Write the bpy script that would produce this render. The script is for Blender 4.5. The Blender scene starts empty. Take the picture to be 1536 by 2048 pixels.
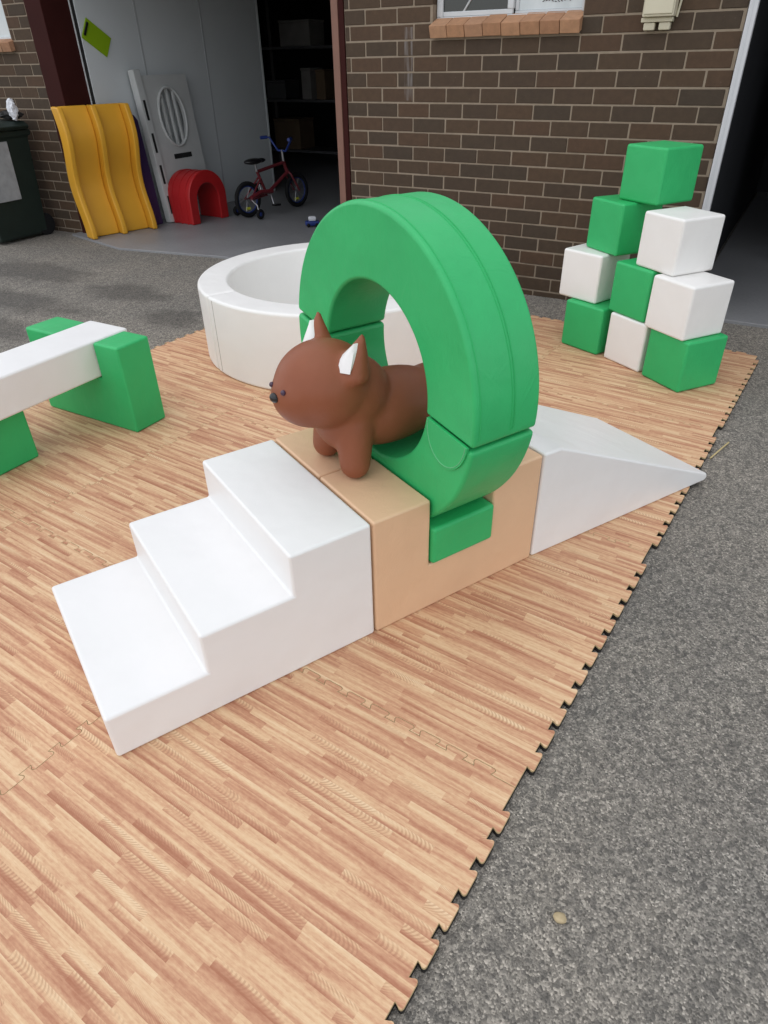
import bpy, bmesh, math, random
from mathutils import Vector, Matrix
R = math.radians
random.seed(7)
scene = bpy.context.scene
col = scene.collection

# ------------------------------------------------------------------ camera
cam_d = bpy.data.cameras.new("camera"); cam = bpy.data.objects.new("camera", cam_d); col.objects.link(cam)
cr = Vector((0.868765, 0.494903, -0.0177006)); cu = Vector((-0.266907, 0.498040, 0.825056)); cf = Vector((-0.417142, 0.712055, -0.564775))
m = Matrix((cr, cu, -cf)).transposed().to_4x4(); m.translation = Vector((1.077389, -4.644104, 1.410466))
cam.matrix_world = m
cam_d.sensor_fit = 'HORIZONTAL'; cam_d.sensor_width = 36.0; cam_d.lens = 1332.593 / 1536 * 36
cam_d.clip_start = 0.05; cam_d.clip_end = 400
scene.camera = cam

# ------------------------------------------------------------------ sky, sun, exposure
SUN_AZ, SUN_EL = R(228), R(77)          # azimuth measured from +x towards +y, seen from the yard
world = bpy.data.worlds.new("World"); scene.world = world; world.use_nodes = True
wn = world.node_tree.nodes; wl = world.node_tree.links
for n in list(wn): wn.remove(n)
sky = wn.new('ShaderNodeTexSky'); sky.sky_type = 'NISHITA'; sky.sun_disc = False
sky.sun_elevation = SUN_EL; sky.sun_rotation = math.pi/2 - SUN_AZ
sky.air_density = 1.0; sky.dust_density = 0.7; sky.ozone_density = 1.0
hs = wn.new('ShaderNodeHueSaturation'); hs.inputs['Saturation'].default_value = 0.22
bg = wn.new('ShaderNodeBackground'); bg.inputs['Strength'].default_value = 0.15
wo = wn.new('ShaderNodeOutputWorld')
wl.new(sky.outputs[0], hs.inputs['Color']); wl.new(hs.outputs[0], bg.inputs['Color']); wl.new(bg.outputs[0], wo.inputs['Surface'])
sun_d = bpy.data.lights.new("sun", 'SUN'); sun = bpy.data.objects.new("sun", sun_d); col.objects.link(sun)
sun_d.energy = 0.34; sun_d.angle = R(105); sun_d.color = (1.0, 0.95, 0.88)
sd = Vector((math.cos(SUN_EL)*math.cos(SUN_AZ), math.cos(SUN_EL)*math.sin(SUN_AZ), math.sin(SUN_EL)))
sun.rotation_euler = sd.to_track_quat('Z', 'Y').to_euler(); sun.location = sd * 20
vs = scene.view_settings
scene.display_settings.display_device = 'sRGB'
vs.view_transform = 'Standard'; vs.look = 'None'; vs.gamma = 1.0; vs.exposure = 0.76; vs.use_curve_mapping = False

# ------------------------------------------------------------------ node helpers
class NT:
    def __init__(s, name):
        s.m = bpy.data.materials.new(name); s.m.use_nodes = True
        s.n = s.m.node_tree.nodes; s.l = s.m.node_tree.links
        s.b = s.n['Principled BSDF']
    def add(s, t, **kw):
        o = s.n.new(t)
        for k, v in kw.items(): setattr(o, k, v)
        return o
    def put(s, sock, v):
        if isinstance(v, bpy.types.NodeSocket): s.l.new(v, sock)
        elif v is not None:
            if hasattr(sock.default_value, '__len__') and isinstance(v, (tuple, list)) and len(v) == 3 and len(sock.default_value) == 4: v = (*v, 1)
            sock.default_value = v
    def math(s, op, a, b=None, c=None):
        o = s.add('ShaderNodeMath', operation=op)
        s.put(o.inputs[0], a); s.put(o.inputs[1], b); s.put(o.inputs[2], c)
        return o.outputs[0]
    def mix(s, f, a, b, mode='MIX'):
        o = s.add('ShaderNodeMix', data_type='RGBA', blend_type=mode)
        s.put(o.inputs[0], f); s.put(o.inputs[6], a); s.put(o.inputs[7], b)
        return o.outputs[2]
    def coord(s, kind='Object'):
        return s.add('ShaderNodeTexCoord').outputs[kind]
    def pos(s): return s.add('ShaderNodeNewGeometry').outputs['Position']
    def mapping(s, v, loc=(0,0,0), sc=(1,1,1), rot=(0,0,0)):
        o = s.add('ShaderNodeMapping'); s.put(o.inputs['Vector'], v)
        o.inputs['Location'].default_value = loc; o.inputs['Scale'].default_value = sc; o.inputs['Rotation'].default_value = rot
        return o.outputs[0]
    def noise(s, v, scale, detail=2.0, rough=.5, out='Fac', dist=0.0):
        o = s.add('ShaderNodeTexNoise'); s.put(o.inputs['Vector'], v)
        o.inputs['Scale'].default_value = scale; o.inputs['Detail'].default_value = detail; o.inputs['Roughness'].default_value = rough
        o.inputs['Distortion'].default_value = dist
        return o.outputs[out]
    def ramp(s, f, stops, interp='LINEAR'):
        o = s.add('ShaderNodeValToRGB'); o.color_ramp.interpolation = interp
        e = o.color_ramp.elements
        while len(e) < len(stops): e.new(0.5)
        for i, (p, c) in enumerate(stops):
            e[i].position = p
            e[i].color = (c, c, c, 1) if isinstance(c, (int, float)) else (*c, 1)
        s.put(o.inputs[0], f); return o.outputs[0]
    def sep(s, v):
        o = s.add('ShaderNodeSeparateXYZ'); s.put(o.inputs[0], v); return o.outputs
    def comb(s, x=0.0, y=0.0, z=0.0):
        o = s.add('ShaderNodeCombineXYZ')
        for i, v in enumerate((x, y, z)): s.put(o.inputs[i], v)
        return o.outputs[0]
    def bump(s, h, strength, dist=.01):
        o = s.add('ShaderNodeBump'); o.inputs['Strength'].default_value = strength; o.inputs['Distance'].default_value = dist
        s.put(o.inputs['Height'], h); s.l.new(o.outputs[0], s.b.inputs['Normal'])
    def base(s, c, rough=.5, spec=.5, metal=0.0):
        s.put(s.b.inputs['Base Color'], c); s.put(s.b.inputs['Roughness'], rough)
        s.put(s.b.inputs['Specular IOR Level'], spec); s.put(s.b.inputs['Metallic'], metal)
        return s.m

def simple(name, c, rough=.5, spec=.5, metal=0.0, var=.06, vs_=8.0, bump=0.0, bscale=60):
    t = NT(name); p = t.pos()
    n = t.noise(p, vs_, 3)
    d = t.mix(n, tuple(x*(1-var) for x in c), tuple(min(1, x*(1+var)) for x in c))
    if bump: t.bump(t.noise(p, bscale, 3), bump, .004)
    return t.base(d, rough, spec, metal)

def vinyl(name, c, rough=.42, spec=.4, dirt=.06, crease=.06):
    t = NT(name); p = t.coord('Object')
    n = t.noise(p, 5.0, 4, .6)
    d = t.mix(t.ramp(n, [(.35, 0.0), (.75, 1.0)]), c, tuple(x*(1-dirt) for x in c))
    h = t.math('ADD', t.math('MULTIPLY', t.noise(p, 7.0, 2), 1.0), t.math('MULTIPLY', t.noise(p, 420.0, 2), .035))
    wr = t.noise(t.mapping(p, sc=(9, 13, 7)), 1.0, 5, .55, dist=.8)
    h = t.math('ADD', h, t.math('MULTIPLY', t.ramp(wr, [(.42, 0.0), (.5, 1.0), (.58, 0.0)]), crease))
    t.bump(h, .30, .02)
    r = t.math('ADD', t.math('MULTIPLY', t.noise(p, 14, 3), .16), rough - .08)
    return t.base(d, r, spec)

M = {}
M['white'] = vinyl('white vinyl', (.835, .825, .81), dirt=.03, crease=.012)
M['cream'] = vinyl('warm white vinyl', (.865, .85, .82), dirt=.03, crease=.02)
M['green'] = vinyl('green vinyl', (.034, .465, .145), .44, .4, .12)
M['beige'] = vinyl('beige vinyl', (.76, .50, .31), crease=.05)
M['brown'] = vinyl('brown vinyl', (.275, .090, .044), .45, .28, .12, crease=.03)
M['stitch'] = simple('pale green thread', (.16, .5, .25), .8, .2)
M['seam_green'] = simple('green welt', (.03, .43, .13), .5, .3)
M['zip_gap'] = simple('grey seam tape', (.42, .40, .37), .7, .2)
M['black'] = simple('black plastic', (.012, .011, .012), .3, .5)
M['eye'] = simple('purple brown eye plastic', (.05, .02, .05), .2, .6)
M['yellow'] = simple('yellow plastic', (.70, .355, .030), .42, .4, var=.12, vs_=3, bump=.05)
M['red'] = simple('red plastic', (.42, .016, .018), .4, .4, var=.15, vs_=3)
M['purple'] = simple('dark purple plastic', (.035, .018, .07), .45, .4)
M['panelgrey'] = simple('pale grey plastic', (.54, .55, .54), .5, .4, var=.1)
M['dark'] = simple('near black plastic', (.02, .02, .02), .6, .3)
M['maroon'] = simple('maroon painted steel', (.040, .0095, .008), .7, .12, var=.2, vs_=5)
M['pinkbrown'] = simple('faded brown painted steel', (.22, .115, .085), .55, .3, var=.2, vs_=6)
M['alu'] = simple('aluminium frame', (.62, .64, .65), .4, .5, var=.05)
M['whitepaint'] = simple('white painted metal', (.62, .62, .64), .45, .4, var=.06)
M['meter'] = simple('cream painted meter box', (.62, .57, .43), .45, .4, var=.06)
M['lime'] = simple('lime green plastic', (.28, .46, .012), .45, .4, var=.06)
M['bin'] = simple('dark green bin plastic', (.012, .022, .018), .5, .4, var=.25)
M['label'] = simple('worn grey panel', (.36, .37, .38), .5, .4, var=.3, vs_=18)
M['paper'] = simple('white paper', (.75, .76, .80), .7, .2)
M['tyre'] = simple('black rubber', (.012, .012, .013), .8, .2)
M['chrome'] = simple('bare steel', (.45, .45, .46), .35, .5, .8)
M['bikered'] = simple('red bicycle paint', (.15, .02, .026), .35, .5)
M['blue'] = simple('blue plastic', (.02, .045, .22), .4, .5)
M['neon'] = simple('yellow reflector', (.6, .62, .05), .3, .5)
M['card'] = simple('brown cardboard', (.13, .09, .055), .8, .2, var=.2)
M['shelfmetal'] = simple('dark shelf steel', (.05, .05, .055), .5, .4)
M['curtain'] = simple('pale curtain', (.72, .75, .76), .85, .1, var=.1, vs_=14)
M['straw'] = simple('dry straw', (.50, .40, .20), .8, .2)
M['stone'] = simple('tan pebble', (.45, .36, .22), .85, .2, var=.3, vs_=90, bump=.4, bscale=120)
M['wallgrey'] = simple('grey painted garage wall', (.66, .69, .70), .6, .3, var=.06, vs_=2.0, bump=.05)
M['wallseam'] = simple('pale grey joint strip', (.5, .52, .53), .6, .3)
M['darkwall'] = simple('interior shade colour', (.020, .021, .024), .8, .2, var=.3, vs_=2)  # darkness of the unlit rooms put into their wall colour
M['fascia'] = simple('brown fascia', (.10, .06, .045), .5, .3)
M['roof'] = simple('grey roof sheet', (.2, .2, .2), .6, .3)

def mat_glass():
    t = NT('window glass'); return t.base((.010, .013, .013), .04, .6)
M['glass'] = mat_glass()

def mat_brick(name, ca, cb, cc):
    t = NT(name)
    oi = t.add('ShaderNodeObjectInfo').outputs['Random']
    p = t.pos()
    c = t.ramp(oi, [(0, ca), (.45, cb), (.75, cc), (1, ca)])
    n = t.noise(p, 26, 5, .65)
    c = t.mix(t.ramp(n, [(.3, 0.0), (.75, 1.0)]), t.mix(.30, c, (0.02, .016, .013)), c)
    # lime streaks washed down the brickwork
    x, y, z = t.sep(p)
    w = t.noise(t.mapping(p, sc=(60, 60, 5)), 1.0, 3)
    band = t.math('MULTIPLY', t.math('LESS_THAN', t.math('ABSOLUTE', t.math('SUBTRACT', x, -1.385)), .030),
                  t.ramp(w, [(.42, 0.0), (.62, .45)]))
    hb = t.math('MULTIPLY', t.math('GREATER_THAN', z, 1.16), t.math('LESS_THAN', z, 1.56))
    c = t.mix(t.math('MULTIPLY', band, hb), c, (.30, .28, .27))
    fl = t.ramp(t.noise(p, 95, 2, .5), [(.70, 0.0), (.78, .5)])
    c = t.mix(fl, c, (.19, .15, .12))
    t.bump(t.noise(p, 130, 4, .6), .35, .004)
    return t.base(c, .78, .25)
M['brick'] = mat_brick('brown brick', (.098, .062, .038), (.072, .052, .036), (.105, .062, .038))
M['sillbrick'] = mat_brick('tan sill brick', (.52, .28, .155), (.44, .23, .13), (.56, .33, .20))

def mat_mortar():
    t = NT('mortar'); p = t.pos()
    c = t.mix(t.noise(p, 30, 4), (.235, .185, .135), (.35, .285, .215))
    t.bump(t.noise(p, 200, 3), .4, .004)
    return t.base(c, .9, .15)
M['mortar'] = mat_mortar()

def mat_asphalt():
    t = NT('asphalt'); p = t.pos()
    v = t.add('ShaderNodeTexVoronoi', feature='F1'); t.put(v.inputs['Vector'], p); v.inputs['Scale'].default_value = 250
    cs = t.sep(v.outputs['Color'])
    v2 = t.add('ShaderNodeTexVoronoi', feature='F1'); t.put(v2.inputs['Vector'], p); v2.inputs['Scale'].default_value = 90
    c2 = t.sep(v2.outputs['Color'])
    stone = t.ramp(cs[0], [(0, (.12, .113, .101)), (.3, (.215, .202, .180)), (.7, (.305, .286, .254)), (.92, (.43, .40, .355)), (1, (.58, .54, .48))])
    stone = t.mix(t.ramp(c2[1], [(.5, 0.0), (.95, .6)]), stone, (.085, .082, .078))
    big = t.noise(p, 1.3, 4, .6)
    stone = t.mix(t.ramp(big, [(.3, 0.0), (.7, 1.0)]), t.mix(1.0, stone, (.82, .82, .82), 'MULTIPLY'), t.mix(1.0, stone, (1.12, 1.08, 1.03), 'MULTIPLY'))
    med = t.noise(p, 22, 4, .7)
    stone = t.mix(t.ramp(med, [(.35, .22), (.6, 0.0)]), stone, (.09, .087, .082))
    # old damp patches near the garage
    x, y, z = t.sep(p)
    def blob(bx, by, rx, ry):
        q = t.mapping(p, loc=(-bx/rx, -by/ry, 0), sc=(1/rx, 1/ry, 0))
        ln = t.add('ShaderNodeVectorMath', operation='LENGTH'); t.put(ln.inputs[0], q)
        d = t.math('ADD', ln.outputs['Value'], t.math('MULTIPLY', t.math('SUBTRACT', t.noise(p, 5, 3, .6), .5), 1.3))
        return t.ramp(d, [(.55, 1.0), (1.0, 0.0)])
    bl = None
    for b in ((-4.25, -1.15, .75, .30), (-3.05, -1.25, .45, .22), (-3.65, -1.75, .8, .22), (-2.35, -1.55, .28, .20), (-3.3, -2.2, .5, .2)):
        k = blob(*b); bl = k if bl is None else t.math('MAXIMUM', bl, k)
    stone = t.mix(t.math('MULTIPLY', bl, .5), stone, (.060, .055, .050))
    h = t.math('ADD', t.math('MULTIPLY', v.outputs['Distance'], -1.0), t.math('MULTIPLY', med, .5))
    t.bump(h, .6, .006)
    return t.base(stone, .85, .25)
M['asphalt'] = mat_asphalt()

def mat_concrete():
    t = NT('grey sealed concrete'); p = t.pos()
    n = t.noise(p, 3, 5, .6)
    c = t.mix(n, (.20, .202, .208), (.30, .30, .305))
    c = t.mix(t.ramp(t.noise(p, 60, 3), [(.4, 0.0), (.8, .25)]), c, (.10, .10, .10))
    t.bump(t.noise(p, 90, 3), .1, .003)
    return t.base(c, t.math('ADD', t.math('MULTIPLY', n, .25), .34), .4)
M['concrete'] = mat_concrete()

def mat_wood():
    t = NT('printed wood grain foam')
    p = t.coord('Object'); x, y, z = t.sep(p)
    PW = .0205
    ys = t.math('DIVIDE', t.math('ADD', y, 10.0), PW)
    row = t.math('FLOOR', ys); v = t.math('FRACT', ys)
    wr = t.add('ShaderNodeTexWhiteNoise', noise_dimensions='1D'); t.put(wr.inputs['W'], row)
    rr, rg, rb = t.sep(wr.outputs['Color'])
    L = t.math('ADD', t.math('MULTIPLY', rg, .22), .10)
    xs = t.math('DIVIDE', t.math('ADD', t.math('ADD', x, 10.0), t.math('MULTIPLY', rr, 3.0)), L)
    cell = t.math('FLOOR', xs)
    wc = t.add('ShaderNodeTexWhiteNoise', noise_dimensions='2D'); t.put(wc.inputs['Vector'], t.comb(row, cell, 0.0))
    ra, rb2, rc = t.sep(wc.outputs['Color'])
    # base tone of each printed strip, soft across its width
    q = t.comb(x, t.math('ADD', y, t.math('MULTIPLY', ra, 3.0)), rc)
    soft = t.noise(t.comb(t.math('MULTIPLY', x, 3.2), t.math('MULTIPLY', y, 62.0), t.math('MULTIPLY', rb2, .5)), 1.0, 2, .5)
    grad = t.math('MULTIPLY', t.math('SUBTRACT', v, .5), t.math('MULTIPLY', t.math('SUBTRACT', rb2, .3), .95))
    tone = t.math('ADD', t.math('ADD', t.math('MULTIPLY', ra, .34), .09), grad)
    tone = t.math('ADD', tone, t.math('MULTIPLY', t.math('SUBTRACT', soft, .5), 1.15))
    tone = t.math('ADD', tone, .22)
    streak = t.noise(t.mapping(q, sc=(5, 120, 1)), 1.0, 4, .6)
    tone = t.math('ADD', tone, t.math('MULTIPLY', t.math('SUBTRACT', streak, .5), .7))
    tone = t.math('ADD', tone, t.math('MULTIPLY', t.math('SUBTRACT', t.noise(t.mapping(p, sc=(60, 170, 1)), 1.0, 3, .65), .5), .55))
    c = t.ramp(tone, [(.0, (.40, .165, .092)), (.2, (.475, .225, .132)), (.44, (.60, .335, .198)), (.66, (.715, .475, .280)), (1.0, (.80, .59, .37))])
    # zebra figure in some strips
    ang = t.math('MULTIPLY', t.math('SUBTRACT', rc, .5), 1.6)
    wob = t.math('MULTIPLY', t.noise(t.mapping(q, sc=(14, 22, 1)), 1.0, 2), 9.0)
    ph = t.math('ADD', t.math('ADD', t.math('MULTIPLY', x, 600.0), t.math('ADD', t.math('MULTIPLY', t.math('MULTIPLY', y, ang), 2200.0), t.math('MULTIPLY', t.math('POWER', t.math('ABSOLUTE', t.math('SUBTRACT', v, ra)), 2.0), 14.0))), wob)
    zeb = t.math('ADD', t.math('MULTIPLY', t.math('SINE', ph), .5), .5)
    zm = t.math('MULTIPLY', t.math('GREATER_THAN', rb2, .78), t.ramp(zeb, [(.35, 0.0), (.8, .46)]))
    pat = t.ramp(t.noise(t.mapping(q, sc=(9, 30, 1)), 1.0, 2), [(.36, 0.0), (.55, 1.0)])
    c = t.mix(t.math('MULTIPLY', zm, pat), c, (.38, .17, .095))
    fine = t.noise(t.mapping(q, sc=(40, 900, 1)), 1.0, 3, .6)
    c = t.mix(t.ramp(fine, [(.5, 0.0), (.8, .35)]), c, (.42, .21, .12))
    t.bump(t.math('ADD', t.math('MULTIPLY', fine, .5), t.noise(p, 300, 2)), .08, .002)
    return t.base(c, .62, .3)
M['wood'] = mat_wood()
M['foamlow'] = simple('dark lower foam edge', (.035, .032, .030), .85, .1)  # lower band of the tile sides coloured dark, so the notches look black
M['foamside'] = simple('tan foam edge', (.50, .37, .20), .8, .2)

# ------------------------------------------------------------------ mesh helpers
def finish(bm, name, mat, parent=None, smooth=True, loc=None, rot=None, wn_=True, angle=40):
    bmesh.ops.recalc_face_normals(bm, faces=bm.faces)
    me = bpy.data.meshes.new(name); bm.to_mesh(me); bm.free()
    mats = mat if isinstance(mat, (list, tuple)) else [mat]
    for q in mats: me.materials.append(M[q] if isinstance(q, str) else q)
    if smooth:
        me.shade_smooth()
        me.set_sharp_from_angle(angle=R(angle))
    o = bpy.data.objects.new(name, me); col.objects.link(o)
    if parent is not None: o.parent = parent
    if loc is not None: o.location = loc
    if rot is not None: o.rotation_euler = rot
    if smooth and wn_:
        md = o.modifiers.new('weighted_normal', 'WEIGHTED_NORMAL'); md.keep_sharp = True; md.weight = 80
    return o
def tag(o, label, cat, group=None, kind=None):
    if kind: o['kind'] = kind
    if label: o['label'] = label
    if cat: o['category'] = cat
    if group: o['group'] = group
    return o
def thing(name, label, cat, loc=(0,0,0), rz=0.0, group=None):
    o = bpy.data.objects.new(name, None); col.objects.link(o); o.empty_display_size = .1
    o.location = loc; o.rotation_euler = (0, 0, rz)
    return tag(o, label, cat, group)
def structure(o): o['kind'] = 'structure'; return o

def box(bm, a, b, mi=0, mtx=None):
    vs_ = [bm.verts.new((x, y, z)) for z in (a[2], b[2]) for (x, y) in ((a[0], a[1]), (b[0], a[1]), (b[0], b[1]), (a[0], b[1]))]
    fs = [(3,2,1,0),(4,5,6,7),(0,1,5,4),(1,2,6,5),(2,3,7,6),(3,0,4,7)]
    out = []
    for f in fs:
        fc = bm.faces.new([vs_[i] for i in f]); fc.material_index = mi; out.append(fc)
    bm.normal_update()
    if mtx is not None: bmesh.ops.transform(bm, matrix=mtx, verts=vs_)
    return vs_
def boxo(name, a, b, mat, parent=None, bev=.0, seg=2, **kw):
    bm = bmesh.new(); box(bm, a, b)
    if bev: bmesh.ops.bevel(bm, geom=bm.edges[:], offset=bev, segments=seg, profile=.5, affect='EDGES')
    return finish(bm, name, mat, parent, smooth=bool(bev), **kw)
def prism(bm, prof, axis, lo, hi, mi=0):
    """prof: 2D points; axis 'x' -> (y,z) profile, 'y' -> (x,z), 'z' -> (x,y)"""
    def mk(p, t):
        return {'x': (t, p[0], p[1]), 'y': (p[0], t, p[1]), 'z': (p[0], p[1], t)}[axis]
    A = [bm.verts.new(mk(p, lo)) for p in prof]; B = [bm.verts.new(mk(p, hi)) for p in prof]
    bm.faces.new(A).material_index = mi; bm.faces.new(B[::-1]).material_index = mi
    n = len(prof)
    for i in range(n):
        bm.faces.new((A[i], A[(i+1) % n], B[(i+1) % n], B[i])).material_index = mi
    return A + B
def prismo(name, prof, axis, lo, hi, mat, parent=None, bev=0.0, seg=3, sharp=None, **kw):
    bm = bmesh.new(); prism(bm, prof, axis, lo, hi)
    bmesh.ops.recalc_face_normals(bm, faces=bm.faces)
    if bev:
        es = [e for e in bm.edges if len(e.link_faces) == 2 and e.calc_face_angle(0) > R(25)]
        bmesh.ops.bevel(bm, geom=es, offset=bev, segments=seg, profile=.5, affect='EDGES', clamp_overlap=True)
    return finish(bm, name, mat, parent, smooth=bool(bev), **kw)
def tube(bm, pts, r, seg=10, closed=False, mi=0):
    pts = [Vector(p) for p in pts]; n = len(pts)
    rr = r if isinstance(r, (list, tuple)) else [r]*n
    up = Vector((0, 0, 1)); rings = []
    prev = None
    for i, p in enumerate(pts):
        if closed: d = (pts[(i+1) % n] - pts[i-1])
        else: d = pts[min(i+1, n-1)] - pts[max(i-1, 0)]
        d.normalize()
        if prev is None:
            a = d.cross(up)
            if a.length < .1: a = d.cross(Vector((1, 0, 0)))
        else: a = prev - d*prev.dot(d)
        a.normalize(); prev = a; b = d.cross(a)
        rings.append([bm.verts.new(p + (a*math.cos(t) + b*math.sin(t))*rr[i]) for t in [2*math.pi*k/seg for k in range(seg)]])
    for i in range(n if closed else n-1):
        A, B = rings[i], rings[(i+1) % n]
        for k in range(seg):
            bm.faces.new((A[k], A[(k+1) % seg], B[(k+1) % seg], B[k])).material_index = mi
    if not closed:
        bm.faces.new(rings[0][::-1]).material_index = mi; bm.faces.new(rings[-1]).material_index = mi
def tubeo(name, pts, r, mat, parent=None, seg=10, closed=False, **kw):
    bm = bmesh.new(); tube(bm, pts, r, seg, closed); return finish(bm, name, mat, parent, wn_=False, angle=60, **kw)
def ball(bm, c, rad, u=20, v=14, mtx=None):
    mt = Matrix.Translation(Vector(c)) @ (mtx if mtx is not None else Matrix.Identity(4)) @ Matrix.Diagonal((*rad, 1))
    return bmesh.ops.create_uvsphere(bm, u_segments=u, v_segments=v, radius=1.0, matrix=mt)['verts']

# ------------------------------------------------------------------ ground, yard, sky side
bm = bmesh.new(); s = 150
bm.faces.new([bm.verts.new(p) for p in ((-s, -s, -.008), (s, -s, -.008), (s, s, -.008), (-s, s, -.008))])
structure(finish(bm, 'asphalt_ground', 'asphalt', smooth=False))
# sealed concrete floor of the garage with its apron, floor of the right hand room
structure(prismo('garage_floor', [(-5.1, -.10), (-4.2, -.32), (-3.2, -.16), (-1.95, -.03), (-1.95, 7.0), (-8.0, 7.0), (-8.0, .16), (-5.1, .16)], 'z', -.05, .010, 'concrete', bev=.004, seg=1))
structure(prismo('room_floor', [(.62, -.02), (4.0, -.02), (4.0, 5.0), (.62, 5.0)], 'z', -.05, .012, 'concrete', bev=.004, seg=1))

# ------------------------------------------------------------------ brick walls
BW, BH, PX, PZ, Z0, A0 = .231, .0765, .24, .086, 1.2326, -1.589
WL, WR, WTOP = -1.868, .585, 2.09
WINX = (-1.215, -.270); WINZ = (1.545, 2.5)
brick_cache = {}
def brick_mesh(w, mat):
    key = (round(w, 3), mat)
    if key not in brick_cache:
        bm = bmesh.new(); box(bm, (-w/2, 0, -BH/2), (w/2, .09, BH/2))
        bmesh.ops.bevel(bm, geom=bm.edges[:], offset=.003, segments=1, profile=.5, affect='EDGES')
        bmesh.ops.recalc_face_normals(bm, faces=bm.faces)
        me = bpy.data.meshes.new('brick'); bm.to_mesh(me); bm.free(); me.materials.append(M[mat])
        brick_cache[key] = me
    return brick_cache[key]
def lay_bricks(root, xl, xr, y, zmax, holes, ref):
    k = -15
    while Z0 + (k+1)*PZ < zmax:
        zc = Z0 + (k+.5)*PZ
        offs = 0 if k % 2 else .5
        j0 = math.floor((xl - ref)/PX) - 1
        for j in range(j0, j0 + int((xr - xl)/PX) + 4):
            a = ref + (j - offs)*PX + .0045; b = a + BW
            segs = [(max(a, xl + .004), min(b, xr - .002))]
            for (hx0, hx1, hz0, hz1) in holes:
                if hz0 < zc < hz1:
                    ns = []
                    for (p, q) in segs:
                        if q <= hx0 or p >= hx1: ns.append((p, q)); continue
                        if p < hx0: ns.append((p, hx0))
                        if q > hx1: ns.append((hx1, q))
                    segs = ns
            for (p, q) in segs:
                if q - p < .03: continue
                o = bpy.data.objects.new('brick', brick_mesh(round((q-p)/.01)*.01 if abs(q-p-BW) > .002 else BW, 'brick'))
                if abs(q-p-BW) > .002: o.scale = ((q-p)/(round((q-p)/.01)*.01), 1, 1)
                col.objects.link(o); o.parent = root
                o.location = ((p+q)/2 + random.uniform(-.0012, .0012), y + random.uniform(-.0015, .0015), zc + random.uniform(-.0008, .0008))
                o.rotation_euler = (random.uniform(-.006, .006), random.uniform(-.002, .002), random.uniform(-.004, .004))
        k += 1
wall = thing('brick_wall', 'dark brown brick wall with pale mortar under the white framed window', 'wall', (0, 0, 0))
def mortar_slab(name, pieces, root):
    bm = bmesh.new()
    for a, b in pieces: box(bm, a, b)
    return finish(bm, name, 'mortar', root, smooth=False)
mortar_slab('mortar_bed', [((WL+.002, .0035, -.06), (WINX[0]-.001, .20, 2.30)), ((WINX[1]+.001, .0035, -.06), (WR-.002, .20, 2.30)), ((WINX[0]-.001, .0035, -.06), (WINX[1]+.001, .20, 1.50))], wall)
lay_bricks(wall, WL, WR, 0, WTOP, [(WINX[0], WINX[1], 1.492, 9)], A0)
# sill bricks laid on edge, sloping outwards
nb = 8; sw = (WINX[1] - WINX[0] + .005)/nb
for i in range(nb):
    bm = bmesh.new(); box(bm, (-sw/2+.0015, -.050, -.033), (sw/2-.0015, .09, .035))
    bmesh.ops.bevel(bm, geom=bm.edges[:], offset=.004, segments=2, profile=.5, affect='EDGES')
    finish(bm, 'sill_brick', 'sillbrick', wall, loc=(WINX[0]+sw*(i+.5), -.0, 1.545+random.uniform(-.002, .002)), rot=(R(20), random.uniform(-.01, .01), 0))
win = thing('house_window', 'white aluminium sliding window with one dark and one curtained pane', 'window', ((WINX[0]+WINX[1])/2, .06, 1.575))
hw = (WINX[1]-WINX[0])/2 - .004
def bar(name, x0, x1, z0, z1, y0, y1, root, mat='alu'): return boxo(name, (x0, y0, z0), (x1, y1, z1), mat, root, bev=.003, seg=1)
bar('frame', -hw, hw, -.01, .028, -.01, .06, win); bar('frame', -hw, -hw+.04, .0285, .66, -.01, .06, win); bar('frame', hw-.02, hw, .0285, .66, -.01, .06, win)
bar('sash', -hw+.0405, .03, .029, .055, -.004, .02, win); bar('mullion', -.004, .034, .0555, .66, -.006, .03, win)
bar('sash', .0345, hw-.0205, .029, .045, .022, .05, win); bar('mullion', .036, .058, .0455, .66, .020, .05, win)
boxo('window_pane', (-hw+.041, .006, .056), (-.0045, .012, .66), 'glass', win)
def mat_pane():
    t = NT('curtain glass'); p = t.pos()
    n = t.noise(t.mapping(p, sc=(9, 1, 3)), 1.0, 3, .6)
    return t.base(t.mix(n, (.45, .50, .52), (.74, .79, .80)), .08, .5)
M['panelight'] = mat_pane()
boxo('window_pane', (.0585, .030, .046), (hw-.021, .036, .66), 'panelight', win)
bm = bmesh.new()
for k in range(10):
    x = .20 + k*.018; tube(bm, [(x, .0285, .085 + random.uniform(-.006, .006)), (x+.012, .0285, .085+random.uniform(-.008, .008))], .0022, 5)
finish(bm, 'window_scribble', 'dark', win, wn_=False)
tubeo('pane_reflection_streak', [(-.30, .003, .04), (-.18, .003, .20), (-.10, .003, .40)], .006, 'alu', win, 6)  # thin tube standing in for the diagonal reflection on the dark pane

# meter box at the top right of the wall
mb = thing('meter_box', 'cream electrical box with two short conduit stubs on the brick wall', 'meter box', (.158, 0, 1.535))
boxo('box_body', (-.082, -.085, .022), (.082, -.001, .42), 'meter', mb, bev=.008)
boxo('box_cover', (-.074, -.093, .034), (.074, -.0855, .41), 'meter', mb, bev=.004)
boxo('box_flange', (-.09, -.05, -.0), (.074, -.002, .021), 'meter', mb, bev=.004)
for x in (-.045, .035): boxo('conduit_stub', (x-.03, -.042, -.036), (x+.03, -.004, -.0005), 'meter', mb, bev=.007)
tubeo('cable', [(.086, -.012, .02), (.093, -.012, .08), (.100, -.012, .13), (.118, -.012, .20), (.12, -.012, .4)], .006, 'meter', mb, 8)

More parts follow.
